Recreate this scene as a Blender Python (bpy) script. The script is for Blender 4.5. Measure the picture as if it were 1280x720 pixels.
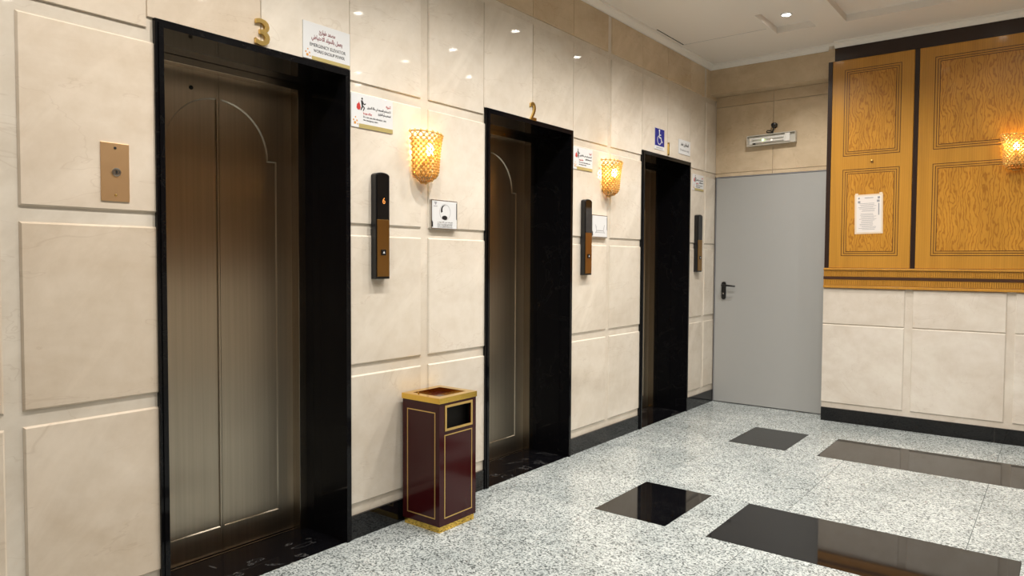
import bpy, bmesh, math, random
from mathutils import Matrix, Vector, Euler
random.seed(7)
S = bpy.context.scene
COL = S.collection
for o in list(bpy.data.objects): bpy.data.objects.remove(o, do_unlink=True)

# ------------------------------------------------------------------ camera
CAM = (2.6408, -0.0101, 1.3252); YAW, PITCH, ROLL, FPX = -0.6598, -0.0376, 0.0053, 891.78
cy_, sy_, cp_, sp_ = math.cos(YAW), math.sin(YAW), math.cos(PITCH), math.sin(PITCH)
fw = Vector((sy_*cp_, cy_*cp_, sp_)); rt = Vector((cy_, -sy_, 0)); up = rt.cross(fw)
r2 = math.cos(ROLL)*rt + math.sin(ROLL)*up; u2 = -math.sin(ROLL)*rt + math.cos(ROLL)*up
cd = bpy.data.cameras.new('camera'); cd.sensor_width = 36; cd.lens = FPX/1280*36; cd.clip_start = .02
cam = bpy.data.objects.new('camera', cd); COL.objects.link(cam)
m = Matrix((r2, u2, -fw)).transposed().to_4x4(); m.translation = CAM; cam.matrix_world = m
S.camera = cam

# ------------------------------------------------------------------ world, light level, exposure
w = bpy.data.worlds.new('world'); S.world = w; w.use_nodes = True
w.node_tree.nodes['Background'].inputs[0].default_value = (1, .93, .85, 1)
w.node_tree.nodes['Background'].inputs[1].default_value = .05
S.view_settings.view_transform = 'Standard'; S.view_settings.look = 'None'
S.view_settings.gamma = 1; S.view_settings.use_curve_mapping = False
S.view_settings.exposure = -0.10
DOWN_W, NEAR_W = 38.0, 100.0     # watts of the downlights in the large coffer, and of the row along the lifts
DOWN_COL = (1, .955, .89)
BULB = 130.0                     # emission of each sconce bulb

# ------------------------------------------------------------------ measured layout (metres)
H = 2.2
DOORS = [(1.262, 2.156, '3'), (3.135, 4.044, '2'), (5.035, 5.942, '1')]
YF, YD = 6.335, 6.524            # far block face, recessed door wall
X1, XR, YB = 1.037, 4.72, -2.6   # far block edge, right wall, back wall
ZC, ZTOP = 3.14, 3.19            # ceiling, coffer bottom

# ------------------------------------------------------------------ materials
def newmat(name):
    mt = bpy.data.materials.new(name); mt.use_nodes = True
    nt = mt.node_tree; return mt, nt, nt.nodes['Principled BSDF']
def plain(name, col, rough=.5, metal=0, emit=0, coat=0, spec=.5, alpha=1, trans=0):
    mt, nt, b = newmat(name)
    b.inputs['Base Color'].default_value = (*col, 1); b.inputs['Roughness'].default_value = rough
    b.inputs['Metallic'].default_value = metal; b.inputs['Coat Weight'].default_value = coat
    b.inputs['Coat Roughness'].default_value = .05
    b.inputs['Specular IOR Level'].default_value = spec; b.inputs['Transmission Weight'].default_value = trans
    if emit:
        b.inputs['Emission Color'].default_value = (*col, 1); b.inputs['Emission Strength'].default_value = emit
    # a faint mottle keeps it procedural without changing its colour
    if not emit:
        n = nt.nodes.new('ShaderNodeTexNoise'); n.inputs['Scale'].default_value = 6
        mr = nt.nodes.new('ShaderNodeMapRange'); mr.inputs[3].default_value = max(0, rough-.03); mr.inputs[4].default_value = min(1, rough+.03)
        nt.links.new(n.outputs[0], mr.inputs[0]); nt.links.new(mr.outputs[0], b.inputs['Roughness'])
    return mt
def ramp(nt, stops):
    r = nt.nodes.new('ShaderNodeValToRGB'); e = r.color_ramp.elements
    while len(e) < len(stops): e.new(.5)
    for k, (p, c) in enumerate(stops): e[k].position = p; e[k].color = (*c, 1)
    return r
def coords(nt, scale=(1, 1, 1), per_object=True):
    g = nt.nodes.new('ShaderNodeNewGeometry'); mp = nt.nodes.new('ShaderNodeMapping'); mp.inputs['Scale'].default_value = scale
    nt.links.new(g.outputs['Position'], mp.inputs['Vector'])
    if per_object:
        oi = nt.nodes.new('ShaderNodeObjectInfo'); mu = nt.nodes.new('ShaderNodeMath'); mu.operation = 'MULTIPLY'; mu.inputs[1].default_value = 37
        nt.links.new(oi.outputs['Random'], mu.inputs[0]); nt.links.new(mu.outputs[0], mp.inputs['Location'])
    return mp
def noise(nt, vec, scale, detail=4, rough=.55, dist=0):
    n = nt.nodes.new('ShaderNodeTexNoise'); n.inputs['Scale'].default_value = scale; n.inputs['Detail'].default_value = detail
    n.inputs['Roughness'].default_value = rough; n.inputs['Distortion'].default_value = dist
    nt.links.new(vec.outputs[0], n.inputs['Vector']); return n
def mixc(nt, fac, a, b, mode='MIX'):
    mx = nt.nodes.new('ShaderNodeMix'); mx.data_type = 'RGBA'; mx.blend_type = mode
    for sock, val in ((mx.inputs[0], fac), (mx.inputs[6], a), (mx.inputs[7], b)):
        if isinstance(val, (int, float)): sock.default_value = val
        elif isinstance(val, tuple): sock.default_value = (*val, 1)
        else: nt.links.new(val, sock)
    return mx.outputs[2]
def marble_mat(name, base, dark, rough=.09):
    mt, nt, b = newmat(name)
    c = coords(nt); c2 = coords(nt, (1, .45, 1.2))
    c2.inputs['Rotation'].default_value = (.6, .2, .4)
    soft = noise(nt, c2, 2.2, 6, .6, .8); sr = ramp(nt, [(.32, dark), (.62, base)])
    nt.links.new(soft.outputs[0], sr.inputs[0])
    fine = noise(nt, c, 14, 6, .65); fr = ramp(nt, [(.3, (.93, .915, .89)), (.65, (1, 1, 1))])
    nt.links.new(fine.outputs[0], fr.inputs[0])
    col = mixc(nt, 1.0, sr.outputs[0], fr.outputs[0], 'MULTIPLY')
    c3 = coords(nt, (1, .5, 3.4)); c3.inputs['Rotation'].default_value = (math.radians(48), math.radians(25), 0); c3.vector_type = 'TEXTURE'
    c3.inputs['Scale'].default_value = (1, 2.4, .42)
    pn = noise(nt, c3, 1.6, 7, .62, .5); pr = ramp(nt, [(.50, (0, 0, 0)), (.66, (.42, .42, .42))]); nt.links.new(pn.outputs[0], pr.inputs[0])
    col = mixc(nt, pr.outputs[0], col, tuple(min(.9, x*1.13+.03) for x in base))
    vn = noise(nt, c2, 1.3, 5, .6, 1.4)                       # thin veins where the noise crosses one half
    ab = nt.nodes.new('ShaderNodeMath'); ab.operation = 'SUBTRACT'; ab.inputs[1].default_value = .5
    nt.links.new(vn.outputs[0], ab.inputs[0])
    ab2 = nt.nodes.new('ShaderNodeMath'); ab2.operation = 'ABSOLUTE'; nt.links.new(ab.outputs[0], ab2.inputs[0])
    vr = ramp(nt, [(0, (.20, .20, .20)), (.004, (0, 0, 0))]); nt.links.new(ab2.outputs[0], vr.inputs[0])
    col = mixc(nt, vr.outputs[0], col, (dark[0]*.6, dark[1]*.5, dark[2]*.42))
    oi = nt.nodes.new('ShaderNodeObjectInfo'); tr = ramp(nt, [(0, (.94, .93, .91)), (1, (1, 1, 1))])
    nt.links.new(oi.outputs['Random'], tr.inputs[0]); col = mixc(nt, 1.0, col, tr.outputs[0], 'MULTIPLY')
    nt.links.new(col, b.inputs['Base Color']); b.inputs['Roughness'].default_value = rough
    return mt
def granite_mat():
    mt, nt, b = newmat('granite'); c = coords(nt)
    v = nt.nodes.new('ShaderNodeTexVoronoi'); v.inputs['Scale'].default_value = 150; nt.links.new(c.outputs[0], v.inputs['Vector'])
    sp = nt.nodes.new('ShaderNodeSeparateColor'); nt.links.new(v.outputs['Color'], sp.inputs[0])
    r = ramp(nt, [(0, (.075, .085, .085)), (.12, (.16, .178, .178)), (.28, (.30, .33, .328)), (.5, (.45, .487, .482)), (.78, (.56, .60, .593)), (1, (.66, .695, .685))])
    nt.links.new(sp.outputs[0], r.inputs[0])
    cl = noise(nt, c, 2.6, 4, .6, .6); cr = ramp(nt, [(.35, (.74, .76, .765)), (.62, (1, 1, 1))]); nt.links.new(cl.outputs[0], cr.inputs[0])
    col = mixc(nt, 1.0, r.outputs[0], cr.outputs[0], 'MULTIPLY')
    nt.links.new(col, b.inputs['Base Color']); b.inputs['Roughness'].default_value = .22
    return mt
def black_stone(name, vein, rough=.05, spec=.5):
    mt, nt, b = newmat(name); c = coords(nt)
    n = noise(nt, c, 3.2, 5, .6, 1.6)
    s = nt.nodes.new('ShaderNodeMath'); s.operation = 'SUBTRACT'; s.inputs[1].default_value = .56; nt.links.new(n.outputs[0], s.inputs[0])
    a = nt.nodes.new('ShaderNodeMath'); a.operation = 'ABSOLUTE'; nt.links.new(s.outputs[0], a.inputs[0])
    r = ramp(nt, [(0, (vein,)*3), (.010, (.004, .004, .005))]); nt.links.new(a.outputs[0], r.inputs[0])
    nt.links.new(r.outputs[0], b.inputs['Base Color']); b.inputs['Roughness'].default_value = rough; b.inputs['Specular IOR Level'].default_value = spec
    return mt
def wood_mat(name, a, d, burl):
    mt, nt, b = newmat(name); c = coords(nt, (1, 1, .35) if burl else (1, 1, .08))
    n = noise(nt, c, 5 if burl else 9, 5, .6, 1.2)
    wv = nt.nodes.new('ShaderNodeTexWave'); wv.wave_type = 'BANDS'; wv.bands_direction = 'X'
    wv.inputs['Scale'].default_value = 14 if burl else 20; wv.inputs['Distortion'].default_value = 22 if burl else 5
    wv.inputs['Detail'].default_value = 3; wv.inputs['Detail Scale'].default_value = 1.1
    nt.links.new(c.outputs[0], wv.inputs['Vector'])
    r = ramp(nt, [(0, d), (.35, a), (1, tuple(min(1, x*1.08) for x in a))]) if burl else ramp(nt, [(0, tuple(x*.92 for x in a)), (1, a)])
    nt.links.new(wv.outputs[0], r.inputs[0])
    nr = ramp(nt, [(.3, (.80, .78, .72)), (.7, (1, 1, 1))]); nt.links.new(n.outputs[0], nr.inputs[0])
    col = mixc(nt, 1.0, r.outputs[0], nr.outputs[0], 'MULTIPLY')
    nt.links.new(col, b.inputs['Base Color']); b.inputs['Roughness'].default_value = .33; b.inputs['Coat Weight'].default_value = .25
    b.inputs['Coat Roughness'].default_value = .12
    return mt
def brushed(name, col, rough, aniso=.7, rot=0):
    mt, nt, b = newmat(name)
    c = coords(nt, (30, 30, .4), False); n = noise(nt, c, 2.5, 2)
    r = ramp(nt, [(.3, tuple(x*.88 for x in col)), (.7, col)]); nt.links.new(n.outputs[0], r.inputs[0])
    nt.links.new(r.outputs[0], b.inputs['Base Color'])
    b.inputs['Metallic'].default_value = 1; b.inputs['Roughness'].default_value = rough
    b.inputs['Anisotropic'].default_value = aniso; b.inputs['Anisotropic Rotation'].default_value = rot
    t = nt.nodes.new('ShaderNodeTangent'); t.direction_type = 'RADIAL'; t.axis = 'Y'
    nt.links.new(t.outputs[0], b.inputs['Tangent'])
    return mt
M = dict(
    marble=marble_mat('cream_marble', (.75, .69, .605), (.66, .59, .50), .045), marble_warm_cast=marble_mat('warm_cast_marble', (.74, .645, .535), (.65, .545, .43), .045),  # second marble: cream stone with the left end's warm light cast painted in
    marble_t=marble_mat('tan_marble', (.70, .565, .40), (.57, .44, .29), .07),
    marble_w=marble_mat('pale_marble', (.80, .735, .66), (.70, .625, .54), .2),
    granite=granite_mat(),
    black=black_stone('black_granite', .012, .045), blackv=black_stone('black_marble', .010, .07, .2), blacksill=black_stone('veined_black_marble', .09, .06, .3),
    paint=plain('ceiling_paint', (.86, .81, .75), .6), cornice=plain('cornice_paint', (.90, .87, .82), .45),
    grout=plain('grout', (.38, .40, .39), .8),
    door=plain('grey_door_paint', (.40, .40, .39), .42),
    steel=brushed('bronze_steel', (.50, .435, .345), .30, .9), jamb=brushed('jamb_steel', (.42, .36, .29), .22), matgold=plain('matt_gold', (.42, .27, .09), .8), walnut=plain('walnut', (.27, .155, .065), .4),
    bronze=plain('bronze', (.42, .235, .075), .3, 1), brass=plain('brass', (.86, .62, .22), .22, 1),
    plate=plain('copper_bronze_plate', (.80, .53, .29), .4, 1),
    gold=plain('polished_gold', (.85, .56, .12), .12, 1), maroon=plain('maroon_lacquer', (.040, .004, .005), .14, coat=.1, spec=.3),
    goldline=plain('gold_line', (.72, .48, .16), .3, .6),
    wood=wood_mat('honey_wood', (.58, .275, .035), (.40, .18, .03), False),
    burl=wood_mat('figured_wood', (.56, .26, .03), (.42, .165, .014), True),
    darkwood=plain('dark_wood', (.022, .009, .006), .3), inlay=plain('dark_inlay', (.06, .022, .008), .4),
    blackp=plain('black_plastic', (.008, .008, .009), .3), glassblk=plain('black_glass', (.006, .005, .005), .06),
    white=plain('white_acrylic', (.70, .71, .72), .18), signgold=plain('sign_gold_band', (.50, .41, .17), .3, .2),
    red=plain('print_red', (.50, .035, .03), .4), ink=plain('print_black', (.012, .012, .014), .4),
    maroonink=plain('print_maroon', (.20, .02, .03), .4), grey=plain('print_grey', (.30, .30, .32), .5),
    orange=plain('print_orange', (.62, .28, .04), .4), blue=plain('sign_blue', (.015, .02, .22), .25),
    silver=plain('silver', (.55, .55, .54), .25, 1), paper=plain('paper', (.80, .74, .70), .5),
    sleeve=plain('plastic_sleeve', (.80, .66, .50), .15), clear=plain('frosted_cover', (.62, .59, .52), .2),
    tube=plain('lamp_tube', (.86, .84, .80), .2), dark=plain('dark_cavity', (.004, .004, .004), .7),
    bulb=plain('sconce_bulb', (1, .70, .30), .5, emit=BULB), lens=plain('downlight_lens', (1, .95, .86), .5, emit=45),
    led=plain('green_led', (.75, 1, .45), .5, emit=3), led2=plain('white_led', (1, .85, .7), .5, emit=1.5),
    amber=plain('amber_digit', (.8, .30, .06), .5, emit=.16), wire=plain('gold_wire', (.50, .30, .08), .3, 1),
)
def crystal():
    mt, nt, b = newmat('amber_crystal')
    b.inputs['Base Color'].default_value = (.86, .62, .25, 1); b.inputs['Roughness'].default_value = .12
    tl = nt.nodes.new('ShaderNodeBsdfTranslucent'); tl.inputs[0].default_value = (1, .78, .36, 1)
    mx = nt.nodes.new('ShaderNodeMixShader'); mx.inputs[0].default_value = .5
    n = nt.nodes.new('ShaderNodeTexNoise'); n.inputs['Scale'].default_value = 60
    nt.links.new(b.outputs[0], mx.inputs[1]); nt.links.new(tl.outputs[0], mx.inputs[2])
    nt.links.new(mx.outputs[0], nt.nodes['Material Output'].inputs[0]); return mt
M['crystal'] = crystal()

# ------------------------------------------------------------------ mesh helpers
class MB:
    def __init__(s): s.v = []; s.f = []
    def add(s, vs, fs):
        o = len(s.v); s.v += [tuple(p) for p in vs]; s.f += [tuple(o+i for i in f) for f in fs]; return s
    def box(s, x0, x1, y0, y1, z0, z1):
        return s.add([(x, y, z) for z in (z0, z1) for y in (y0, y1) for x in (x0, x1)],
                     [(0, 2, 3, 1), (4, 5, 7, 6), (0, 1, 5, 4), (2, 6, 7, 3), (0, 4, 6, 2), (1, 3, 7, 5)])
    def slab(s, a0, a1, b0, b1, n0, n1, ch=(.006,)*4):
        """board in local (a, b) with front at n1 and chamfered front edges (left, right, bottom, top)"""
        l, r, bo, t = ch; c = min(.006, (n1-n0)*.95)
        k = [c if e > 0 else 0 for e in ch]; nm = n1-c
        return s.add([(a0, b0, n0), (a1, b0, n0), (a1, b1, n0), (a0, b1, n0),
                      (a0, b0, nm), (a1, b0, nm), (a1, b1, nm), (a0, b1, nm),
                      (a0+l, b0+bo, n1), (a1-r, b0+bo, n1), (a1-r, b1-t, n1), (a0+l, b1-t, n1)],
                     [(0, 1, 5, 4), (1, 2, 6, 5), (2, 3, 7, 6), (3, 0, 4, 7), (4, 5, 9, 8), (5, 6, 10, 9), (6, 7, 11, 10), (7, 4, 8, 11), (8, 9, 10, 11), (3, 2, 1, 0)])
    def prism(s, poly, n0, n1):
        k = len(poly)
        return s.add([(a, b, n0) for a, b in poly]+[(a, b, n1) for a, b in poly],
                     [tuple(range(k-1, -1, -1)), tuple(range(k, 2*k))]+[(i, (i+1) % k, k+(i+1) % k, k+i) for i in range(k)])
    def ring(s, a0, a1, b0, b1, wd, n0, n1):
        """rectangular border line"""
        s.box(a0, a1, b0, b0+wd, n0, n1); s.box(a0, a1, b1-wd, b1, n0, n1)
        s.box(a0, a0+wd, b0+wd, b1-wd, n0, n1); return s.box(a1-wd, a1, b0+wd, b1-wd, n0, n1)
    def tube(s, pts, r, k=8):
        pts = [Vector(p) for p in pts]; rings = []
        for i, p in enumerate(pts):
            d = (pts[min(i+1, len(pts)-1)]-pts[max(i-1, 0)]).normalized()
            q = d.orthogonal().normalized() if i == 0 else (q-d*q.dot(d)).normalized()
            e = d.cross(q); rr = r[i] if isinstance(r, (list, tuple)) else r
            rings.append([p+rr*(math.cos(t)*q+math.sin(t)*e) for t in [2*math.pi*j/k for j in range(k)]])
        vs = [p for rg in rings for p in rg]; fs = []
        for i in range(len(pts)-1):
            for j in range(k): fs.append((i*k+j, i*k+(j+1) % k, (i+1)*k+(j+1) % k, (i+1)*k+j))
        fs += [tuple(range(k-1, -1, -1)), tuple((len(pts)-1)*k+j for j in range(k))]
        return s.add(vs, fs)
    def lathe(s, prof, k=20, cx=0, cy=0, caps=True):
        """profile (r, n) turned about the local n axis through (cx, cy)"""
        vs = [(cx+r*math.cos(2*math.pi*j/k), cy+r*math.sin(2*math.pi*j/k), n) for r, n in prof for j in range(k)]
        fs = [(i*k+j, i*k+(j+1) % k, (i+1)*k+(j+1) % k, (i+1)*k+j) for i in range(len(prof)-1) for j in range(k)]
        return s.add(vs, fs+([tuple(range(k-1, -1, -1)), tuple((len(prof)-1)*k+j for j in range(k))] if caps else []))
    def build(s, name, mat, parent=None, smooth=False, loc=None, bevel=0):
        me = bpy.data.meshes.new(name); me.from_pydata(s.v, [], s.f); me.update()
        bm = bmesh.new(); bm.from_mesh(me); bmesh.ops.recalc_face_normals(bm, faces=bm.faces)
        if bevel:
            bmesh.ops.bevel(bm, geom=[e for e in bm.edges if e.calc_face_angle(0) > .6], offset=bevel, segments=2, affect='EDGES', profile=.6)
        bm.to_mesh(me); bm.free()
        me.materials.append(M[mat] if isinstance(mat, str) else mat)
        if smooth:
            me.polygons.foreach_set('use_smooth', [True]*len(me.polygons))
            try: me.set_sharp_from_angle(angle=.7)
            except Exception: pass
        o = bpy.data.objects.new(name, me); COL.objects.link(o)
        if loc: o.location = loc
        if parent: o.parent = parent
        return o
def tag(o, label=None, cat=None, group=None, kind=None):
    if label: o['label'] = label
    if cat: o['category'] = cat
    if group: o['group'] = group
    if kind: o['kind'] = kind
    return o
# local frames: a = along the wall, b = up, n = out of the wall
MLEFT = Matrix(((0, 0, 1), (1, 0, 0), (0, 1, 0)))
MFAR = Matrix(((1, 0, 0), (0, 0, -1), (0, 1, 0)))
def frame(name, side, x, y, z):
    o = bpy.data.objects.new(name, None); COL.objects.link(o); o.empty_display_size = .05
    mm = (MLEFT if side == 'L' else MFAR if side == 'F' else Matrix.Identity(3)).to_4x4(); mm.translation = (x, y, z)
    o.matrix_world = mm; return o
def copy_tree(o, parent=None):
    c = o.copy(); COL.objects.link(c); c.parent = parent
    for ch in list(o.children): copy_tree(ch, c)
    return c
# ---- Arabic letter joining, so that the built-in font can set it left to right
AR = {'ا': (0xFE8D, 0), 'أ': (0xFE83, 0), 'ب': (0xFE8F, 1), 'ت': (0xFE95, 1), 'ة': (0xFE93, 0), 'ج': (0xFE9D, 1), 'ح': (0xFEA1, 1), 'خ': (0xFEA5, 1),
      'د': (0xFEA9, 0), 'ذ': (0xFEAB, 0), 'ر': (0xFEAD, 0), 'س': (0xFEB1, 1), 'ص': (0xFEB9, 1), 'ط': (0xFEC1, 1), 'ع': (0xFEC9, 1), 'ف': (0xFED1, 1),
      'ق': (0xFED5, 1), 'ك': (0xFED9, 1), 'ل': (0xFEDD, 1), 'م': (0xFEE1, 1), 'ن': (0xFEE5, 1), 'ه': (0xFEE9, 1), 'و': (0xFEED, 0), 'ي': (0xFEF1, 1), 'ئ': (0xFE89, 1)}
def arabic(t):
    out = []; i = 0
    while i < len(t):
        c = t[i]; prev = i > 0 and t[i-1] in AR and AR[t[i-1]][1]
        if c == 'ل' and t[i+1:i+2] == 'ا': out.append(chr(0xFEFC if prev else 0xFEFB)); i += 2; continue
        if c in AR:
            nxt = t[i+1:i+2] in AR and AR[c][1]
            out.append(chr(AR[c][0]+(3 if prev and nxt else 2 if nxt else 1 if prev else 0)))
        else: out.append(c)
        i += 1
    return ''.join(reversed(out))
def text(name, s, mat, parent, a, b, wd, n=0, h=None, ext=.0004, bold=0, align='C', sq=None):
    """flat lettering scaled to the width wd (or the height h), placed with its centre (or left/right edge) at a and baseline-centre at b"""
    cu = bpy.data.curves.new(name, 'FONT'); cu.body = s; cu.size = 1; cu.extrude = .02; cu.offset = bold; cu.resolution_u = 3
    t = bpy.data.objects.new(name, cu); COL.objects.link(t)
    dg = bpy.context.evaluated_depsgraph_get(); me = bpy.data.meshes.new_from_object(t.evaluated_get(dg))
    bpy.data.objects.remove(t); bpy.data.curves.remove(cu)
    if not me.vertices: return None
    xs = [v.co.x for v in me.vertices]; ys = [v.co.y for v in me.vertices]
    W, Hh = max(xs)-min(xs), max(ys)-min(ys)
    sx = wd/W if wd else h/Hh; sy = h/Hh if h else sx
    cx = {'C': (max(xs)+min(xs))/2, 'L': min(xs), 'R': max(xs)}[align]; cyy = (max(ys)+min(ys))/2
    for v in me.vertices: v.co = ((v.co.x-cx)*sx, (v.co.y-cyy)*sy, v.co.z/.02*ext)
    me.name = name; me.materials.clear(); me.materials.append(M[mat])
    o = bpy.data.objects.new(name, me); COL.objects.link(o); o.location = (a, b, n+ext); o.parent = parent
    return o

# ================================================================== THE SETTING
# ---- left wall: core with three lift openings, raised marble panels between flat bands
mb = MB(); ys = [YB] + [v for d in DOORS for v in d[:2]] + [6.9]
for i in range(0, len(ys), 2): mb.box(-.5, -.008, ys[i], ys[i+1], 0, 3.3)
for a, b, _ in DOORS: mb.box(-.5, -.008, a, b, H, 3.3)
wl = tag(mb.build('wall_left', 'marble'), kind='structure')
WL = frame('wall_left_frame', 'L', 0, 0, 0); bpy.data.objects.remove(WL)
def lpanel(y0, y1, z0, z1, ch=(.006,)*4, mat='marble'):
    o = MB().slab(y0, y1, z0, z1, -.008, 0, ch).build('marble_panel', mat, wl)
    o.matrix_local = MLEFT.to_4x4(); return o
rows = [(.165, .780), (.831, 1.444), (1.495, 2.112)]
cols = [(-2.1, -1.62), (-1.57, -1.09), (-1.04, -.42), (-.37, .22), (.272, .777), (.829, 1.262),
        (2.156, 2.627), (2.678, 3.135), (4.044, 4.515), (4.562, 5.035), (5.942, 6.245), (6.292, 6.524)]
full = .006; thin = .0015
for y0, y1 in cols:
    for z0, z1 in rows:
        l = 0 if any(abs(y0-d[1]) < .01 for d in DOORS) else full; r = 0 if any(abs(y1-d[0]) < .01 for d in DOORS) else full
        lpanel(y0, y1, z0, z1, (l, r, full, full), 'marble_warm_cast' if y1 < 1.3 else 'marble')
top = [(-2.1, -1.62), (-1.57, -1.09), (-1.04, -.42), (-.37, .22), (.272, .777), (.829, 1.2375), (1.2395, 1.7), (1.702, 2.160), (2.162, 2.627), (2.678, 3.122), (3.124, 3.592), (3.594, 4.053), (4.055, 4.515),
       (4.562, 5.039), (5.041, 5.488), (5.490, 5.935), (5.937, 6.245), (6.292, 6.524)]
for y0, y1 in top:
    over = any(d[0]-.03 < (y0+y1)/2 < d[1]+.03 for d in DOORS)
    l = full if y0 in (.829, 2.678, 4.562, 6.292, .272) else thin; r = full if y1 in (.777, 2.627, 4.515, 6.245) else thin
    lpanel(y0, y1, H+.0005 if over else 2.161, 2.789, (l, r, thin, thin), 'marble_warm_cast' if y1 < 1.75 else 'marble')
    lpanel(y0, y1, 2.835, 3.092, (l, r, thin, thin), 'marble_t')
# ---- far wall: recessed door wall, bulkhead over it, projecting block under the wood panelling
wf = tag(MB().box(-.008, X1, YD+.008, 6.9, 2.125, 3.3).box(X1, XR, YF, 6.9, 0, 3.3).build('wall_far', 'marble_w'), kind='structure')
def fpanel(x0, x1, z0, z1, y, ch=(.006,)*4, mat='marble_w', name='marble_panel', dp=.008):
    o = MB().slab(x0, x1, z0, z1, 0, dp, ch).build(name, mat, wf)
    mm = MFAR.to_4x4(); mm.translation = (0, y, 0); o.matrix_local = mm; return o
for x0, x1 in ((0, .53), (.532, X1)):
    fpanel(x0, x1, 2.160, 2.772, YD+.008, (thin,)*4, 'marble_t'); fpanel(x0, x1, 2.1255, 2.158, YD+.008, (thin,)*4, 'marble_t')
    fpanel(x0, x1, 2.774, 2.869, YD+.008, (thin,)*4, 'marble_t')
bk = MB().box(0, X1+.05, 6.372, YD+.008, 2.87, 3.3).build('bulkhead', 'marble_t', wf)
bk.data.materials[0] = M['marble_t']
fpanel(X1, 1.087, 2.987, 3.092, YF, (0,)*4, 'marble_t')
for x0, x1 in ((1.037, 1.645), (1.698, 2.308), (2.360, 2.970), (3.022, 3.632), (3.684, 4.294)):
    l = 0 if x0 < 1.04 else full
    fpanel(x0, x1, .155, .812, YF, (l, full, full, full)); fpanel(x0, x1, .816, 1.116, YF, (l, full, full, full))
# ---- right and back wall (behind and beside the photographer)
tag(MB().box(XR, XR+.3, YB, 6.9, 0, 3.3).build('wall_right', 'marble'), kind='structure')
tag(MB().box(XR-.02, XR, YB, YF-.02, 1.2, 3.0).build('trim_4', 'walnut'), kind='structure')
tag(MB().box(-.5, XR+.3, YB-.3, YB, 0, 3.3).build('wall_back', 'marble'), kind='structure')
# ---- floor: granite slabs with black inlays
fl = tag(MB().box(-.5, XR+.3, YB-.3, 6.9, -.12, -.012).build('floor', 'grout'), kind='structure')
def slabf(x0, x1, y0, y1, mat, name):
    g = .0005
    o = MB().slab(x0+g, x1-g, y0+g, y1-g, -.012, 0, (.0008,)*4).build(name, mat, fl); return o
rowsy = [(-2.6, -2.334), (-2.334, -1.731), (-1.731, -1.101), (-1.101, -.471), (-.471, .132), (.132, .762), (.762, 1.392), (1.392, 1.995), (1.995, 2.625), (2.625, 3.255), (3.255, 3.858), (3.858, 4.485), (4.485, 5.112), (5.112, 5.712), (5.712, YF-.002)]
blk = {10, 13, 7, 4, 1}
for i, (y0, y1) in enumerate(rowsy):
    if i in blk:
        e = .676 if i != 13 else .70; s0 = 1.300 if i != 13 else 1.324
        xs = [(0, e, 0), (e, e+.410, 1), (e+.410, s0, 0), (s0, s0+1.22, 1), (s0+1.22, 3.45, 0), (3.45, 3.86, 1), (3.86, XR, 0)]
    else:
        st = [0] + [(.69 if i % 2 == 0 else .69)+.81*k for k in range(5)] + [XR]
        xs = [(a, b, 0) for a, b in zip(st, st[1:])]
    for a, b, k in xs: slabf(a, b, y0, y1, 'black' if k else 'granite', 'black_tile' if k else 'granite_slab')
slabf(0, X1, YF-.002, YD+.01, 'granite', 'granite_slab')
# ---- skirting
bl = bpy.data.objects.new('baseboard_left', None); COL.objects.link(bl); tag(bl, kind='structure')
for y0, y1 in ((YB, -1), (-1, .3), (.3, 1.2615), (2.1565, 2.66), (2.661, 3.1345), (4.0445, 4.54), (4.541, 5.0345), (5.9425, YD)):
    MB().box(-.008, .004, y0+.0005, y1-.0005, 0, .112).build('skirting_piece', 'black', bl)
bf = bpy.data.objects.new('baseboard_far', None); COL.objects.link(bf); tag(bf, kind='structure')
for x0, x1 in ((X1, 1.53), (1.53, 2.256), (2.256, 2.98), (2.98, 3.70), (3.70, XR)):
    MB().box(x0+.0006, x1-.0006, YF-.014, YF, 0, .112).build('skirting_piece', 'black', bf)
# ---- ceiling with sunk coffers and cornice
COF = [(.78, 1.075, 5.28, 5.80), (.78, 1.075, 4.36, 4.88), (.78, 1.075, 3.42, 3.94), (.78, 1.075, 2.45, 2.97), (.78, 1.075, 1.48, 2.0), (.78, 1.075, .5, 1.02),
       (1.285, 3.60, 1.30, 5.825), (1.285, 3.60, -2.0, .85)]
gx = sorted({-.02, XR+.05, *[c for k in COF for c in k[:2]]}); gy = sorted({YB-.05, 6.6, *[c for k in COF for c in k[2:]]})
mb = MB().box(-.5, XR+.3, YB-.3, 6.9, ZTOP, 3.32)
for i in range(len(gx)-1):
    for j in range(len(gy)-1):
        mx_, my_ = (gx[i]+gx[i+1])/2, (gy[j]+gy[j+1])/2
        if not any(a < mx_ < b and c < my_ < d for a, b, c, d in COF): mb.box(gx[i], gx[i+1], gy[j], gy[j+1], ZC, ZTOP)
ce = tag(mb.build('ceiling', 'paint'), kind='structure')
MB().box(.062, .070, 5.14, 5.63, ZC-.0015, ZC+.002).build('hatch_gap', 'dark', ce)
MB().box(.070, .75, 5.632, 5.636, ZC-.0008, ZC+.002).build('hatch_joint', 'grout', ce)
PROF = [(0, 3.092), (.018, 3.092), (.022, 3.100), (.034, 3.112), (.038, 3.122), (.050, 3.124), (.050, ZC), (0, ZC)]
def cornice(name, p0, p1, axis, side):
    vs = []
    for e, c in ((0, p0), (1, p1)):
        for p, z in PROF:
            if axis == 'y': vs.append((p, c - (p if e else 0), z))
            else: vs.append((c + (p if (not e and side[1]) else 0), side[0]-p, z))
    k = len(PROF)
    MBx = MB().add(vs, [tuple(range(k)), tuple(range(2*k-1, k-1, -1))]+[(i, (i+1) % k, k+(i+1) % k, k+i) for i in range(k)])
    return tag(MBx.build(name, 'cornice'), kind='structure')
cornice('trim_1', YB, 6.372, 'y', None)
cornice('trim_2', 0, 1.092, 'x', (6.372, True))
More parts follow.
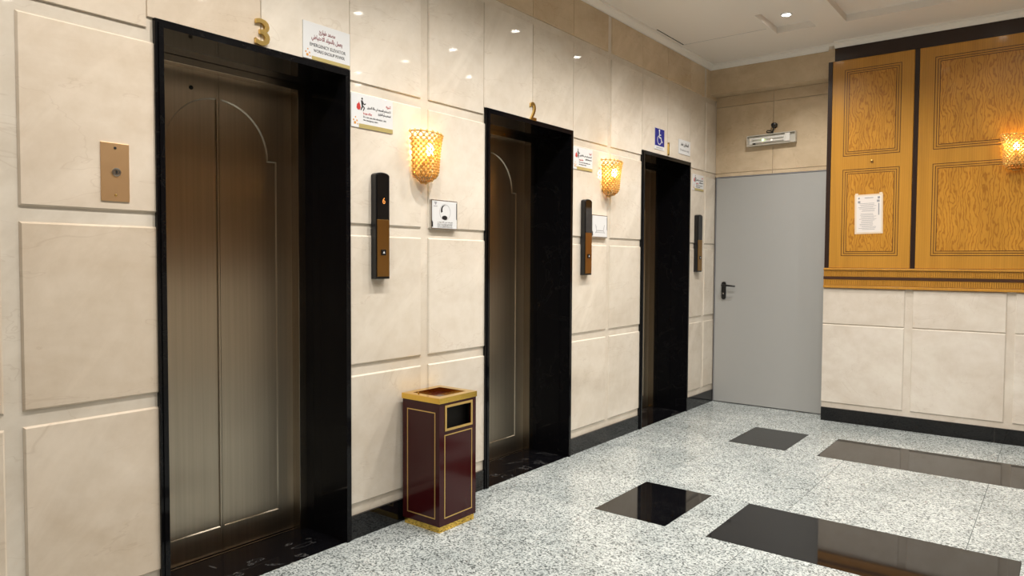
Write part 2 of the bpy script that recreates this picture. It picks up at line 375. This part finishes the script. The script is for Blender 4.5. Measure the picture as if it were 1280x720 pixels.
cornice('trim_3', 1.088, XR, 'x', (6.326, False))
# ---- grey steel door in the recess
d1 = frame('door_1', 'F', .008, YD, 0); tag(d1, kind='structure')
MB().slab(.004, 1.028, .006, 2.116, -.05, 0, (.003,)*4).build('door_slab', 'door', d1)
MB().box(0, .004, 0, 2.124, -.05, .003).box(.004, 1.028, 2.118, 2.124, -.05, .003).build('door_frame', 'grey', d1)
hp = MB().prism([(.092+.021*math.cos(t)*1, 1.06+(.062 if math.sin(t) > 0 else -.062)+.021*math.sin(t)) for t in [2*math.pi*(j+.5)/20 for j in range(20)]], 0, .010).build('handle_plate', 'blackp', d1)
hl = MB().tube([(.092, 1.112, .008), (.092, 1.112, .05), (.100, 1.112, .056), (.155, 1.108, .056), (.205, 1.104, .054), (.212, 1.103, .045)], [.010, .010, .010, .009, .008, .007], 10).build('lever_handle', 'blackp', d1, True)
MB().lathe([(.008, .010), (.008, .013), (.003, .0135)], 14, .092, 1.032).build('keyhole', 'silver', d1)

# ================================================================== ELEVATORS
def elevator(y0, y1, num, label):
    e = frame('elevator', 'L', 0, y0, 0); W = y1-y0; tag(e, label, 'elevator', 'elevators along the marble wall')
    for s in (0, 1):
        a0, a1 = (0, .030) if s == 0 else (W-.030, W)
        j = MB().box(a0, a1, 0, H-.0305, -.375, .010).build('jamb', 'blackv', e)
        MB().box(a0+(.012 if s == 0 else 0), a1-(0 if s == 0 else .012), 0, H-.0305, .010, .015).build('jamb_lip', 'blackv', j)
    l = MB().box(0, W, H-.030, H, -.375, .010).build('lintel', 'blackv', e)
    MB().box(.012, W-.012, H-.030, H-.012, .010, .015).build('lintel_lip', 'blackv', l)
    MB().box(.030, W-.030, -.011, .0005, -.375, 0).build('sill', 'blacksill', e)
    MB().box(.030, W-.030, .0005, .003, -.335, -.325).build('track', 'jamb', e)
    for s in (0, 1):
        a0, a1 = (.030, .072) if s == 0 else (W-.072, W-.030)
        MB().box(a0, a1, .0005, H-.062, -.375, -.290).build('steel_jamb', 'jamb', e, bevel=.002)
    MB().box(.030, W-.030, H-.062, H-.030, -.375, -.290).build('steel_header', 'jamb', e, bevel=.002)
    c = W/2; lw = c-.066
    for s in (-1, 1):
        mb = MB()
        z0, z1 = .004, H-.058; pw, pz0, pz1, ar, base = .292, .118, 1.790, .247, -.350
        # recessed field behind, C-shaped surround in front, thin strip along the meeting edge
        arc = [(ar*math.sin(t), pz1+ar*math.cos(t)) for t in [math.pi/2*j/16 for j in range(17)]]
        poly = [(.010, z0), (lw, z0), (lw, z1), (.010, z1)] + [(max(.010, p[0]), p[1]) for p in arc] + [(pw, pz1), (pw, pz0), (.010, pz0)]
        inn = [(max(.010, p[0]-.0058*math.sin(math.pi/2*j/16)), p[1]-.0058*math.cos(math.pi/2*j/16)) for j, p in enumerate(arc)] + [(ar-.0058, pz1-.0058), (pw-.0058, pz1-.0058), (pw-.0058, pz0+.004), (.010, pz0+.004)]
        out = [(max(.010, p[0]), p[1]) for p in arc] + [(ar, pz1), (pw, pz1), (pw, pz0), (.010, pz0)]
        F = lambda q: c+s*q[0]
        mb.box(*sorted((c+s*.001, c+s*lw)), z0, z1, base-.020, base)
        k = len(poly); mb.add([(F(q), q[1], base+.006) for q in poly], [tuple(range(k))])
        oq = [(.010, z0), (lw, z0), (lw, z1), (.010, z1)]
        mb.add([(F(q), q[1], base+.006) for q in oq]+[(F(q), q[1], base) for q in oq], [(0, 1, 5, 4), (1, 2, 6, 5), (2, 3, 7, 6)])
        kk = len(out); mb.add([(F(q), q[1], base+.006) for q in out]+[(F(q), q[1], base+.0005) for q in inn], [(i, i+1, kk+i+1, kk+i) for i in range(kk-1)])
        mb.box(*sorted((c+s*.001, c+s*.010)), z0, z1, base, base+.0075)
        lf = mb.build('door_leaf', 'steel', e)
        if s == -1:
            MB().lathe([(.009, 0), (.009, .003), (.003, .0032)], 14, c-.125, 2.062).build('lock_cylinder', 'dark', lf).location = (0, 0, base+.006)
    return e
LAB = {'3': 'bronze steel elevator doors in black surround beside the copper key plate', '2': 'bronze steel elevator doors in black surround between the two wall sconces',
       '1': 'bronze steel elevator doors in black surround beneath the blue wheelchair sign'}
for y0, y1, nb in DOORS: elevator(y0, y1, nb, LAB[nb])
for (a, b, hh, nb, yl) in ((1.702, 2.258, .108, '3', .066), (3.588, 2.253, .112, '2', .062), (5.497, 2.262, .105, '1', None)):
    f = frame('number_plaque', 'L', 0, a, b)
    o = text('brass_numeral', nb, 'brass', None, 0, 0, yl, 0, hh, .006, .012)
    o.name = 'brass_numeral'; o.matrix_world = f.matrix_world @ Matrix.Translation((0, 0, .0062)); bpy.data.objects.remove(f)
    tag(o, {'3': 'brass numeral three next to the emergency notice', '2': 'brass numeral two above the elevator between the wall sconces', '1': 'brass numeral one next to the blue wheelchair sign'}[nb], 'number', 'elevator numerals')

# ================================================================== WALL FITTINGS, LEFT WALL
def plate_sign(name, y0, y1, z0, z1, label, cat, group=None, dep=.004, x=0):
    f = frame(name, 'L', x, (y0+y1)/2, (z0+z1)/2); tag(f, label, cat, group)
    MB().box(-(y1-y0)/2, (y1-y0)/2, -(z1-z0)/2, (z1-z0)/2, 0, dep).build('board', 'white', f, bevel=.0008); return f, (y1-y0), (z1-z0), dep
def cubes_mark(f, a, b, s, n):
    mb = MB()
    for dx, dy, q in ((0, 0, .42), (-.30, .45, .26), (.42, .40, .26), (.1, .95, .22), (.55, -.15, .2)):
        mb.box(a+s*dx-s*q/2, a+s*dx+s*q/2, b+s*dy-s*q/2, b+s*dy+s*q/2, n, n+.0004)
    mb.build('orange_emblem', 'orange', f)
f, W, Hh, n = plate_sign('emergency_sign', 1.903, 2.159, 2.2055, 2.366, 'white emergency elevator notice with gold band above the number 3 elevator', 'sign')
text('lettering', arabic('مصعد طوارئ'), 'maroonink', f, .0, .046, .088, n, .026, bold=.012)
text('lettering', arabic('يعمل بالمولد الاحتياطي'), 'maroonink', f, .0, .015, .168, n, .030, bold=.012)
text('lettering', 'EMERGENCY ELEVATOR', 'ink', f, .005, -.015, .195, n, .0145)
text('lettering', 'WORKS BACKUP POWER', 'ink', f, .012, -.039, .170, n, .0135)
MB().box(-W/2+.045, W/2, -Hh/2, -Hh/2+.016, n, n+.0005).build('gold_band', 'signgold', f); cubes_mark(f, -W/2+.022, -Hh/2+.016, .026, n)
def fire_sign(y0, y1, z0, z1, label):
    f, W, Hh, n = plate_sign('fire_notice', y0, y1, z0, z1, label, 'sign', 'fire notices beside the elevators')
    text('lettering', arabic('تنبيه'), 'red', f, W/2-.014, .044, .030, n, .017, bold=.012, align='R')
    text('lettering', arabic('لا تستخدم المصعد في حالة الحريق'), 'ink', f, W/2-.014, .020, .148, n, .019, bold=.01, align='R')
    text('lettering', arabic('استخدم سلم الطوارئ'), 'ink', f, W/2-.014, .000, .080, n, .017, bold=.01, align='R')
    text('lettering', 'In case of fire', 'red', f, -W/2+.072, -.008, .052, n, .012, align='L')
    text('lettering', 'Do not use the elevator, use', 'ink', f, -W/2+.072, -.025, .142, n, .010, align='L')
    text('lettering', 'the emergency stairs', 'ink', f, -W/2+.072, -.040, .090, n, .010, align='L')
    fl_ = MB().prism([(-.098, .012), (-.090, .004), (-.080, .004), (-.073, .014), (-.076, .028), (-.083, .042), (-.087, .034), (-.095, .030)], n, n+.0005); fl_.build('flame_symbol', 'red', f)
    r = MB().lathe([(.005, n), (.005, n+.0005)], 12, -.064, .058)
    for a, b, c_, d_, wd in ((-.066, .050, -.062, .022, .006), (-.062, .024, -.072, .004, .0035), (-.062, .024, -.050, .018, .0035), (-.050, .018, -.058, .002, .003), (-.064, .046, -.052, .032, .003), (-.052, .032, -.042, .038, .003)):
        v = Vector((c_-a, d_-b)).normalized(); p = Vector((-v.y, v.x))*wd
        r.prism([(a+p.x, b+p.y), (a-p.x, b-p.y), (c_-p.x*.7, d_-p.y*.7), (c_+p.x*.7, d_+p.y*.7)], n, n+.0006)
    r.build('runner_symbol', 'ink', f)
    MB().box(-W/2+.045, W/2, -Hh/2, -Hh/2+.020, n, n+.0005).build('gold_band', 'signgold', f); cubes_mark(f, -W/2+.022, -Hh/2+.020, .028, n)
fire_sign(2.166, 2.424, 1.948, 2.106, 'white fire notice with runner symbol above the call panel with an amber digit')
fire_sign(4.054, 4.300, 1.951, 2.103, 'white fire notice with runner symbol above the notice with a pale line drawing')
fire_sign(5.998, 6.236, 1.968, 2.111, 'white fire notice with runner symbol beside the grey door')
# wheelchair sign
f, W, Hh, n = plate_sign('wheelchair_sign', 5.250, 5.424, 2.236, 2.408, 'blue sign with white wheelchair symbol above the last elevator', 'sign')
MB().box(-W/2+.003, W/2-.003, -Hh/2+.030, Hh/2-.003, n, n+.0006).build('blue_field', 'blue', f)
text('lettering', 'DISABLED', 'grey', f, 0, -Hh/2+.015, .12, n, .014)
n += .0006
wc = MB().lathe([(.010, n), (.010, n+.0006)], 14, -.008, .068)
def stroke(mb, pts, wd, n):
    for (a, b), (c_, d_) in zip(pts, pts[1:]):
        v = Vector((c_-a, d_-b)); v.normalize(); p = Vector((-v.y, v.x))*wd/2; e = v*wd*.3
        mb.prism([(a+p.x-e.x, b+p.y-e.y), (a-p.x-e.x, b-p.y-e.y), (c_-p.x+e.x, d_-p.y+e.y), (c_+p.x+e.x, d_+p.y+e.y)], n, n+.0006)
stroke(wc, [(-.008, .055), (-.006, .012), (.022, .012), (.036, -.022), (.046, -.018)], .011, n)
stroke(wc, [(-.006, .034), (.018, .034)], .009, n)
stroke(wc, [(-.006+.034*math.cos(t), -.008+.034*math.sin(t)) for t in [math.radians(115+k*15) for k in range(15)]], .008, n)
wc.build('wheelchair_symbol', 'white', f)
f, W, Hh, n = plate_sign('lettered_sign', 5.700, 5.935, 2.2535, 2.377, 'small white lettered sign above the last elevator beside its numeral', 'sign')
text('lettering', arabic('للمعاقين فقط'), 'ink', f, .0, .020, .16, n, .036, bold=.02)
text('lettering', 'Disabled only', 'grey', f, .0, -.028, .18, n, .024)
# framed square notices
def square_sign(y0, y1, z0, z1, label, kind):
    f = frame('framed_notice', 'L', 0, (y0+y1)/2, (z0+z1)/2); W, Hh = y1-y0, z1-z0; tag(f, label, 'sign', 'framed notices under the sconces')
    MB().box(-W/2, W/2, -Hh/2, Hh/2, 0, .012).build('frame', 'silver', f, bevel=.002)
    MB().box(-W/2+.006, W/2-.006, -Hh/2+.006, Hh/2-.006, .012, .0135).build('board', 'white', f); n = .0135
    MB().prism([(W/2-.010, Hh/2-.012), (W/2-.004, Hh/2-.012), (W/2-.004, -Hh/2+.050), (W/2-.010, -Hh/2+.060)], n, n+.0005).build('dark_corner_strip', 'ink', f)
    MB().prism([(-W/2+.004, -Hh/2+.012), (-W/2+.012, -Hh/2+.012), (-W/2+.012, -Hh/2+.036), (-W/2+.004, -Hh/2+.046)], n, n+.0005).build('dark_corner_strip', 'ink', f)
    if kind == 0:
        MB().prism([(-W/2+.020, Hh/2-.012), (-W/2+.042, Hh/2-.012), (-W/2+.034, Hh/2-.028), (-W/2+.030, Hh/2-.028)], n, n+.0005).box(-W/2+.016, -W/2+.044, Hh/2-.037, Hh/2-.033, n, n+.0005).build('emblem', 'grey', f)
        arc = lambda r, a0, a1, k, cx=0, cy_=.022: [(cx+r*math.cos(math.radians(a0+(a1-a0)*j/k)), cy_+r*math.sin(math.radians(a0+(a1-a0)*j/k))) for j in range(k+1)]
        mb = MB().prism(arc(.030, 70, 205, 10)+arc(.024, 205, 75, 10, .006, .026), n, n+.0005).prism([(.000+.021*math.cos(t), -.016+.012*math.sin(t)) for t in [2*math.pi*j/16 for j in range(16)]], n, n+.0005)
        mb.build('head_symbol', 'ink', f)
        rg = MB(); stroke(rg, arc(.042, 0, 360, 30, .002, .014), .0014, n); rg.build('ring_symbol', 'grey', f)
        for k, (b_, s_) in enumerate(((-.040, arabic('الرجاء من الاخوات')), (-.050, 'Sisters are kindly requested'), (-.058, arabic('عدم الوقوف هنا')), (-.065, 'not to stand in this area'))):
            text('lettering', s_, 'ink' if k % 2 == 0 else 'grey', f, .002, b_, .115, n, .0075)
    else:
        mb = MB(); stroke(mb, [(-.060, .010), (-.045, -.030), (-.060, -.048)], .004, n); stroke(mb, [(.062, .010), (.048, -.030), (.066, -.048)], .004, n); stroke(mb, [(-.046, .000), (-.052, -.016)], .003, n)
        stroke(mb, [(-.042, -.030), (.042, -.030)], .004, n); stroke(mb, [(-.050, -.044), (.055, -.044)], .003, n); mb.build('line_symbol', 'grey', f)
square_sign(2.686, 2.888, 1.492, 1.648, 'square silver framed notice with black head symbol under a lit sconce', 0)
square_sign(4.287, 4.500, 1.496, 1.656, 'square silver framed notice with pale grey line drawing under a lit sconce', 1)
# brass key plate
f = frame('key_plate', 'L', 0, 1.121, 1.629); tag(f, 'copper bronze key switch plate beside the number 3 elevator', 'switch plate')
MB().box(-.0475, .0475, -.1015, .1015, 0, .004).build('plate', 'plate', f, bevel=.001)
k_ = MB().lathe([(.015, .004), (.015, .007), (.011, .0075), (.011, .006)], 20, .003, .0).build('key_switch', 'silver', f, True)
MB().box(.0005, .0055, -.006, .006, .006, .0078).build('key_slot', 'dark', k_)
for b in (.084, -.080): MB().lathe([(.0045, .004), (.0045, .0055), (.002, .006)], 12, .0, b).build('screw', 'dark' if b > 0 else 'brass', f)
# call panels
def call_panel(y, z0, z1, wd, digit, label):
    f = frame('call_panel', 'L', 0, y, z0); tag(f, label, 'call panel', 'elevator call panels'); h = z1-z0
    prof = [(-wd/2, 0), (wd/2, 0)] + [(wd/2*math.cos(t), h-.016+.016*math.sin(t)) for t in [math.pi*j/12 for j in range(13)]]
    MB().prism(prof, 0, .034).build('body', 'blackp', f, bevel=.002)
    iw = wd/2-.006
    MB().prism([(-iw, h*.56), (iw, h*.56)]+[(iw*math.cos(t), h-.020+.014*math.sin(t)) for t in [math.pi*j/12 for j in range(13)]], .034, .038).build('display', 'glassblk', f)
    if digit: text('digit', '6', 'amber', f, .004, h*.735, .018, .038, .030, bold=.01)
    MB().box(-iw, iw, .012, h*.56-.001, .034, .039).build('faceplate', 'bronze', f, bevel=.001)
    b = MB().box(-.014, .014, h*.25-.014, h*.25+.014, .039, .043).build('call_button', 'blackp', f, bevel=.001)
    MB().prism([(-.006, h*.25-.005), (.006, h*.25-.005), (0, h*.25+.007)], .043, .0438).build('arrow_symbol', 'white', b)
call_panel(2.331, 1.236, 1.748, .088, True, 'slim bronze call panel with an amber digit on its dark display')
call_panel(4.205, 1.232, 1.754, .090, False, 'slim bronze call panel beside the framed notice with a pale line drawing')
call_panel(6.103, 1.237, 1.752, .100, False, 'slim call panel between the last elevator and the grey door')

# ================================================================== SCONCES
def make_sconce():
    f = frame('wall_sconce', 'L', 0, 0, 0)
    R = [(0, .016), (.010, .042), (.028, .064), (.052, .074), (.09, .077), (.14, .080), (.19, .086), (.245, .095)]
    def rad(t):
        for (a, ra), (b, rb) in zip(R, R[1:]):
            if t <= b: return ra+(rb-ra)*(t-a)/(b-a)
        return R[-1][1]
    nu, nv = 20, 18
    P = lambda i, j: ((-math.cos(math.pi*i/nu))*rad(.245*j/nv), .245*j/nv + (.010*math.cos(math.pi*i/nu) if j == nv else 0), .012+1.05*math.sin(math.pi*i/nu)*rad(.245*j/nv))
    wires = MB(); beads = MB(); okt = [(1, 0, 0), (-1, 0, 0), (0, 1, 0), (0, -1, 0), (0, 0, 1), (0, 0, -1)]
    of = [(0, 2, 4), (2, 1, 4), (1, 3, 4), (3, 0, 4), (2, 0, 5), (1, 2, 5), (3, 1, 5), (0, 3, 5)]
    for j in range(nv+1):
        for i in range(nu+1):
            if (i+j) % 2: continue
            for di in (-1, 1):
                if j < nv and 0 <= i+di <= nu: wires.tube([P(i, j), P(i+di, j+1)], .0020, 4)
            p = P(i, j); s = .0108 if j > 2 else .007
            beads.add([(p[0]+s*q[0], p[1]+s*q[1], p[2]+s*q[2]) for q in okt], of)
    for j in (0, nv): wires.tube([P(i, j) for i in range(nu+1)], .003, 5)
    wires.build('wire_basket', 'wire', f)
    tag(beads.build('crystal_beads', 'crystal', f), kind='stuff')
    MB().prism([(-.062, .035), (.062, .035), (.070, .225), (-.070, .225)], 0, .006).build('back_plate', 'matgold', f, bevel=.002)
    MB().tube([(0, .10, .010), (0, .10, .05), (0, .115, .06), (0, .135, .06)], .010, 10).build('lamp_holder', 'brass', f, True)
    pr = [(.008, .135), (.014, .145), (.018, .160), (.016, .178), (.008, .192), (.002, .196)]
    b = MB().lathe([(r, z) for r, z in pr], 14)
    b.v = [(x, z, .06+y) for x, y, z in b.v]; b.build('bulb', 'bulb', f, True)
    return f
sc = make_sconce(); sc.matrix_world = Matrix.Translation((0, 2.628, 1.725)) @ MLEFT.to_4x4()
tag(sc, 'lit gold crystal basket sconce between the number 3 and number 2 elevators', 'wall lamp', 'crystal basket sconces')
s2 = copy_tree(sc); s2.matrix_world = Matrix.Translation((0, 4.505, 1.795)) @ MLEFT.to_4x4(); tag(s2, 'lit gold crystal basket sconce between the number 2 elevator and the wheelchair sign')
s3 = copy_tree(sc); s3.matrix_world = Matrix.Translation((2.338, YF-.014, 2.003)) @ MFAR.to_4x4(); tag(s3, 'lit gold crystal basket sconce on the wide wood panel')

MRIGHT = Matrix(((0, 0, -1), (-1, 0, 0), (0, 1, 0))).to_4x4()
for yy, lb in ((4.62, 'lit gold crystal basket sconce on the plain walnut cladding'),):
    s4 = copy_tree(sc); s4.matrix_world = Matrix.Translation((XR-.021, yy, 2.10)) @ MRIGHT; tag(s4, lb)

# ================================================================== WOOD PANELLING ON THE FAR WALL
wp = frame('wood_panelling', 'F', X1, YF, 1.283); tag(wp, 'honey wood wall panelling with dark strips and inlaid borders', 'panelling')
def wood_panel(x0, x1, fields, lock=False, label=None):
    W = x1-x0
    f = MB().slab(.001, W-.001, 0, 1.702, 0, .013, (.003,)*4).build('panel', 'wood', wp, loc=(x0-X1, 0, 0)); tag(f, label)
    for z0, z1 in ((.100, .806), (.915, 1.618)):
        a0, a1 = fields
        ib = MB()
        for k, o in enumerate((0, .018, .034)): ib.ring(a0+o, a1-o, z0+o, z1-o, .0042, .0125, .0140)
        tag(ib.build('inlay_border', 'inlay', f), kind='stuff')
        MB().box(a0+.038, a1-.038, z0+.038, z1-.038, .0125, .0134).build('veneer_field', 'burl', f)
    if lock: MB().lathe([(.011, .013), (.011, .020), (.007, .022)], 14, .312, .861).build('lock', 'bronze', f, True)
wood_panel(1.073, 1.674, (.095, .512), True)
wood_panel(1.706, 3.020, (.105, 1.209))
wood_panel(3.052, 3.653, (.089, .506))
for x0, x1 in ((1.039, 1.072), (1.6745, 1.7055), (3.0205, 3.0515), (3.6535, 3.69)):
    tag(MB().box(x0-X1, x1-X1, .0005, 1.702, 0, .007).build('dark_strip', 'darkwood', wp), 'dark brown wood strip')
tag(MB().box(1.088-X1, XR-X1, 1.7025, 1.809, 0, .009).build('header_strip', 'darkwood', wp), 'dark brown wood header strip')
f = frame('wood_frieze', 'F', X1, YF, 1.118); tag(f, 'fluted wood moulding with dark stripe under the wood panels', 'moulding')
L = XR-X1
MB().box(0, L, .148, .164, 0, .026).build('top_moulding', 'wood', f, bevel=.003)
MB().box(0, L, 0, .020, 0, .024).build('bottom_moulding', 'wood', f, bevel=.003)
MB().box(0, L, .020, .148, 0, .012).build('backing', 'wood', f)
MB().box(0, L, .072, .094, .012, .020).build('dark_stripe', 'inlay', f)
for z0, z1 in ((.024, .070), (.096, .145)):
    mb = MB(); x = .004
    while x < L-.012: mb.box(x, x+.0095, z0, z1, .012, .019); x += .0145
    tag(mb.build('flutes', 'wood', f), kind='stuff')
# paper notice
f = frame('paper_notice', 'F', 1.371, YF-.0142, 1.721); tag(f, 'white printed paper in a plastic sleeve on the narrow wood panel', 'notice'); f.rotation_euler.rotate_axis('Z', math.radians(1.0))
MB().box(-.104, .104, -.159, .159, 0, .0012).box(-.100, -.078, .159, .170, 0, .0012).box(.078, .100, .159, .170, 0, .0012).build('sleeve', 'sleeve', f)
MB().box(-.090, .092, -.146, .146, .0012, .0020).build('sheet', 'paper', f)
mb = MB(); random.seed(3)
mb.box(-.078, -.066, .122, .136, .0020, .0023); mb.box(.066, .082, .120, .138, .0020, .0023)
mb.box(-.030, .034, .128, .133, .0020, .0023); mb.box(.070, .078, -.010, .085, .0020, .0023); mb.box(.060, .080, .094, .112, .0020, .0023); mb.box(-.080, -.062, .090, .108, .0020, .0023)
z = .085
while z > -.135:
    a = -.078+random.random()*.03; e = .058-random.random()*.03
    if not .010 < z < .022: mb.box(a, e, z, z+.0028, .0020, .0023)
    z -= .0105
mb.build('print_lines', 'grey', f)

# ================================================================== EMERGENCY LIGHT OVER THE GREY DOOR
f = frame('emergency_light', 'F', .525, YD, 2.430); tag(f, 'clear emergency light with black plug and cord above the grey door', 'emergency light'); f.rotation_euler.rotate_axis('Z', math.radians(1.0))
MB().box(-.215, .215, -.047, .047, 0, .028).build('housing', 'clear', f, bevel=.008)
MB().ring(-.215, .215, -.047, .047, .006, .028, .050).build('cover_rim', 'clear', f)
MB().box(-.195, .120, -.030, .030, .028, .032).build('reflector', 'tube', f)
MB().tube([(-.165, .012, .042), (.110, .012, .042)], .007, 10).build('lamp_tube', 'tube', f, True)
MB().tube([(-.165, -.016, .042), (.110, -.016, .042)], .007, 10).build('lamp_tube', 'tube', f, True)
MB().box(.126, .168, -.036, .036, .028, .058).build('battery_box', 'tube', f, bevel=.006)
MB().lathe([(.008, .045), (.008, .052), (.004, .054)], 12, -.070, -.002).build('led', 'led', f)
MB().lathe([(.006, .045), (.006, .052), (.003, .054)], 12, .008, -.010).build('led', 'led2', f)
MB().box(-.160, -.140, -.034, -.022, .034, .045).build('test_button', 'blackp', f)
MB().lathe([(.026, 0), (.026, .012), (.022, .016), (.020, .045), (.012, .050)], 20, .022, .122).build('plug', 'blackp', f, True)
MB().tube([(.022, .105, .040), (.021, .085, .040), (.016, .064, .036), (-.004, .056, .030), (-.030, .060, .026), (-.044, .070, .024), (-.038, .082, .022), (-.018, .080, .020), (.004, .066, .018), (.012, .050, .016), (.012, .040, .014)], .0048, 8).build('power_cord', 'blackp', f, True)

# ================================================================== LITTER BIN
f = frame('litter_bin', 'W', .150, 2.607, 0); tag(f, 'maroon litter bin with gold rim and panel lines beside the number 2 elevator', 'bin')
hw, hd = .127, .134            # half sizes along x and y
MB().box(-hw+.006, hw-.006, -hd+.006, hd-.006, 0, .038).build('plinth', 'gold', f, bevel=.002)
bd = MB()
for a, b, c_, d_ in ((-hw, -hw+.008, -hd, hd), (hw-.008, hw, -hd, hd), (-hw+.008, hw-.008, -hd, -hd+.008), (-hw+.008, hw-.008, hd-.008, hd)):
    if a == hw-.008:           # front with the mouth cut out
        bd.box(a, b, -hd, hd, .032, .505).box(a, b, -hd, hd, .612, .634).box(a, b, -hd, -hd+.046, .505, .612).box(a, b, hd-.040, hd, .505, .612)
    else: bd.box(a, b, c_, d_, .032, .634)
bd.box(-hw+.008, hw-.008, -hd+.008, hd-.008, .038, .050)
bd.build('body', 'maroon', f)
rim = MB(); o_, i_ = .004, .036
for (xa, xb, ya, yb) in ((-hw-o_, hw+o_, -hd-o_, -hd+i_), (-hw-o_, hw+o_, hd-i_, hd+o_), (-hw-o_, -hw+i_, -hd+i_, hd-i_), (hw-i_, hw+o_, -hd+i_, hd-i_)): rim.box(xa, xb, ya, yb, .6345, .662)
rim.build('rim', 'gold', f)
t = MB().box(-hw+i_, hw-i_, -hd+i_, hd-i_, .6345, .642).build('ash_tray', 'maroon', f)
MB().lathe([(.004, .662), (.004, .668), (.002, .669)], 10, -.05, -.10).build('rim_stud', 'gold', f)
def lines(nm, face, a0, a1, z0, z1, wd, dep=.0012):
    mb = MB(); r = MB().ring(a0, a1, z0, z1, wd, 0, dep)
    if face == 'x': vs = [(hw+q[2]+.00005, q[0], q[1]) for q in r.v]
    else: vs = [(q[0], -hd-q[2]-.00005, q[1]) for q in r.v]
    return mb.add(vs, r.f).build(nm, 'goldline', f)
lines('panel_line', 'y', -hw+.032, hw-.028, .066, .590, .005)
lines('panel_line', 'x', -hd+.034, hd-.030, .066, .478, .005)
lines('mouth_frame', 'x', -hd+.036, hd-.030, .496, .622, .011, .004)
MB().box(hw-.05, hw-.045, -hd+.0085, hd-.0085, .46, .633).box(hw-.045, hw-.0085, hd-.016, hd-.0085, .46, .633).box(hw-.045, hw-.0085, -hd+.0085, -hd+.016, .46, .633).build('liner', 'dark', f)

# ================================================================== DOWNLIGHTS
DL = [(.93, 5.54, 1), (.93, 4.62, 1), (.93, 3.68, 1), (.93, 2.71, 1), (.93, 1.74, 1), (.93, .76, 1),
      (1.62, 3.58, 1), (1.68, 4.69, 1), (2.28, 2.70, 1), (2.27, 3.58, 1), (2.28, 4.69, 1), (2.18, 5.48, 1), (2.95, 4.69, 1), (3.32, 5.02, 1), (3.40, 1.86, 1), (1.62, 2.0, 1), (3.3, 3.4, 1),
      (2.2, -.6, 1), (3.2, -.6, 1), (1.7, -1.6, 1)]
def make_downlight():
    f = bpy.data.objects.new('downlight', None); COL.objects.link(f)
    MB().lathe([(.030, -.001), (.044, -.001), (.042, -.006), (.032, -.008), (.030, -.004), (.030, -.001)], 24, caps=False).build('trim_ring', 'white', f, True)
    MB().lathe([(.029, -.0005), (.029, -.003)], 20).build('lens', 'lens', f)
    l = bpy.data.lights.new('lamp', 'SPOT'); l.energy = DOWN_W; l.color = DOWN_COL; l.spot_size = math.radians(138); l.spot_blend = .85; l.shadow_soft_size = .03
    lo = bpy.data.objects.new('lamp', l); COL.objects.link(lo); lo.parent = f; lo.location = (0, 0, -.02)
    return f
d0 = make_downlight()
far = [c for c in d0.children if c.type == 'LIGHT'][0].data; near = far.copy(); near.energy = NEAR_W
for i, (x, y, _) in enumerate(DL):
    d = d0 if i == 0 else copy_tree(d0)
    d.location = (x, y, ZTOP)
    for c in d.children:
        if c.type == 'LIGHT': c.data = near if x < 1.2 else far
    if i == 0: tag(d, 'small round lit downlight in the coffer closest to the grey door', 'downlight', 'downlights in the small coffers')
    elif x < 1.2: tag(d, 'small round lit downlight in a small ceiling coffer along the elevators', 'downlight', 'downlights in the small coffers')
    else: tag(d, 'small round lit downlight in the large ceiling coffer', 'downlight', 'downlights in the large coffer')
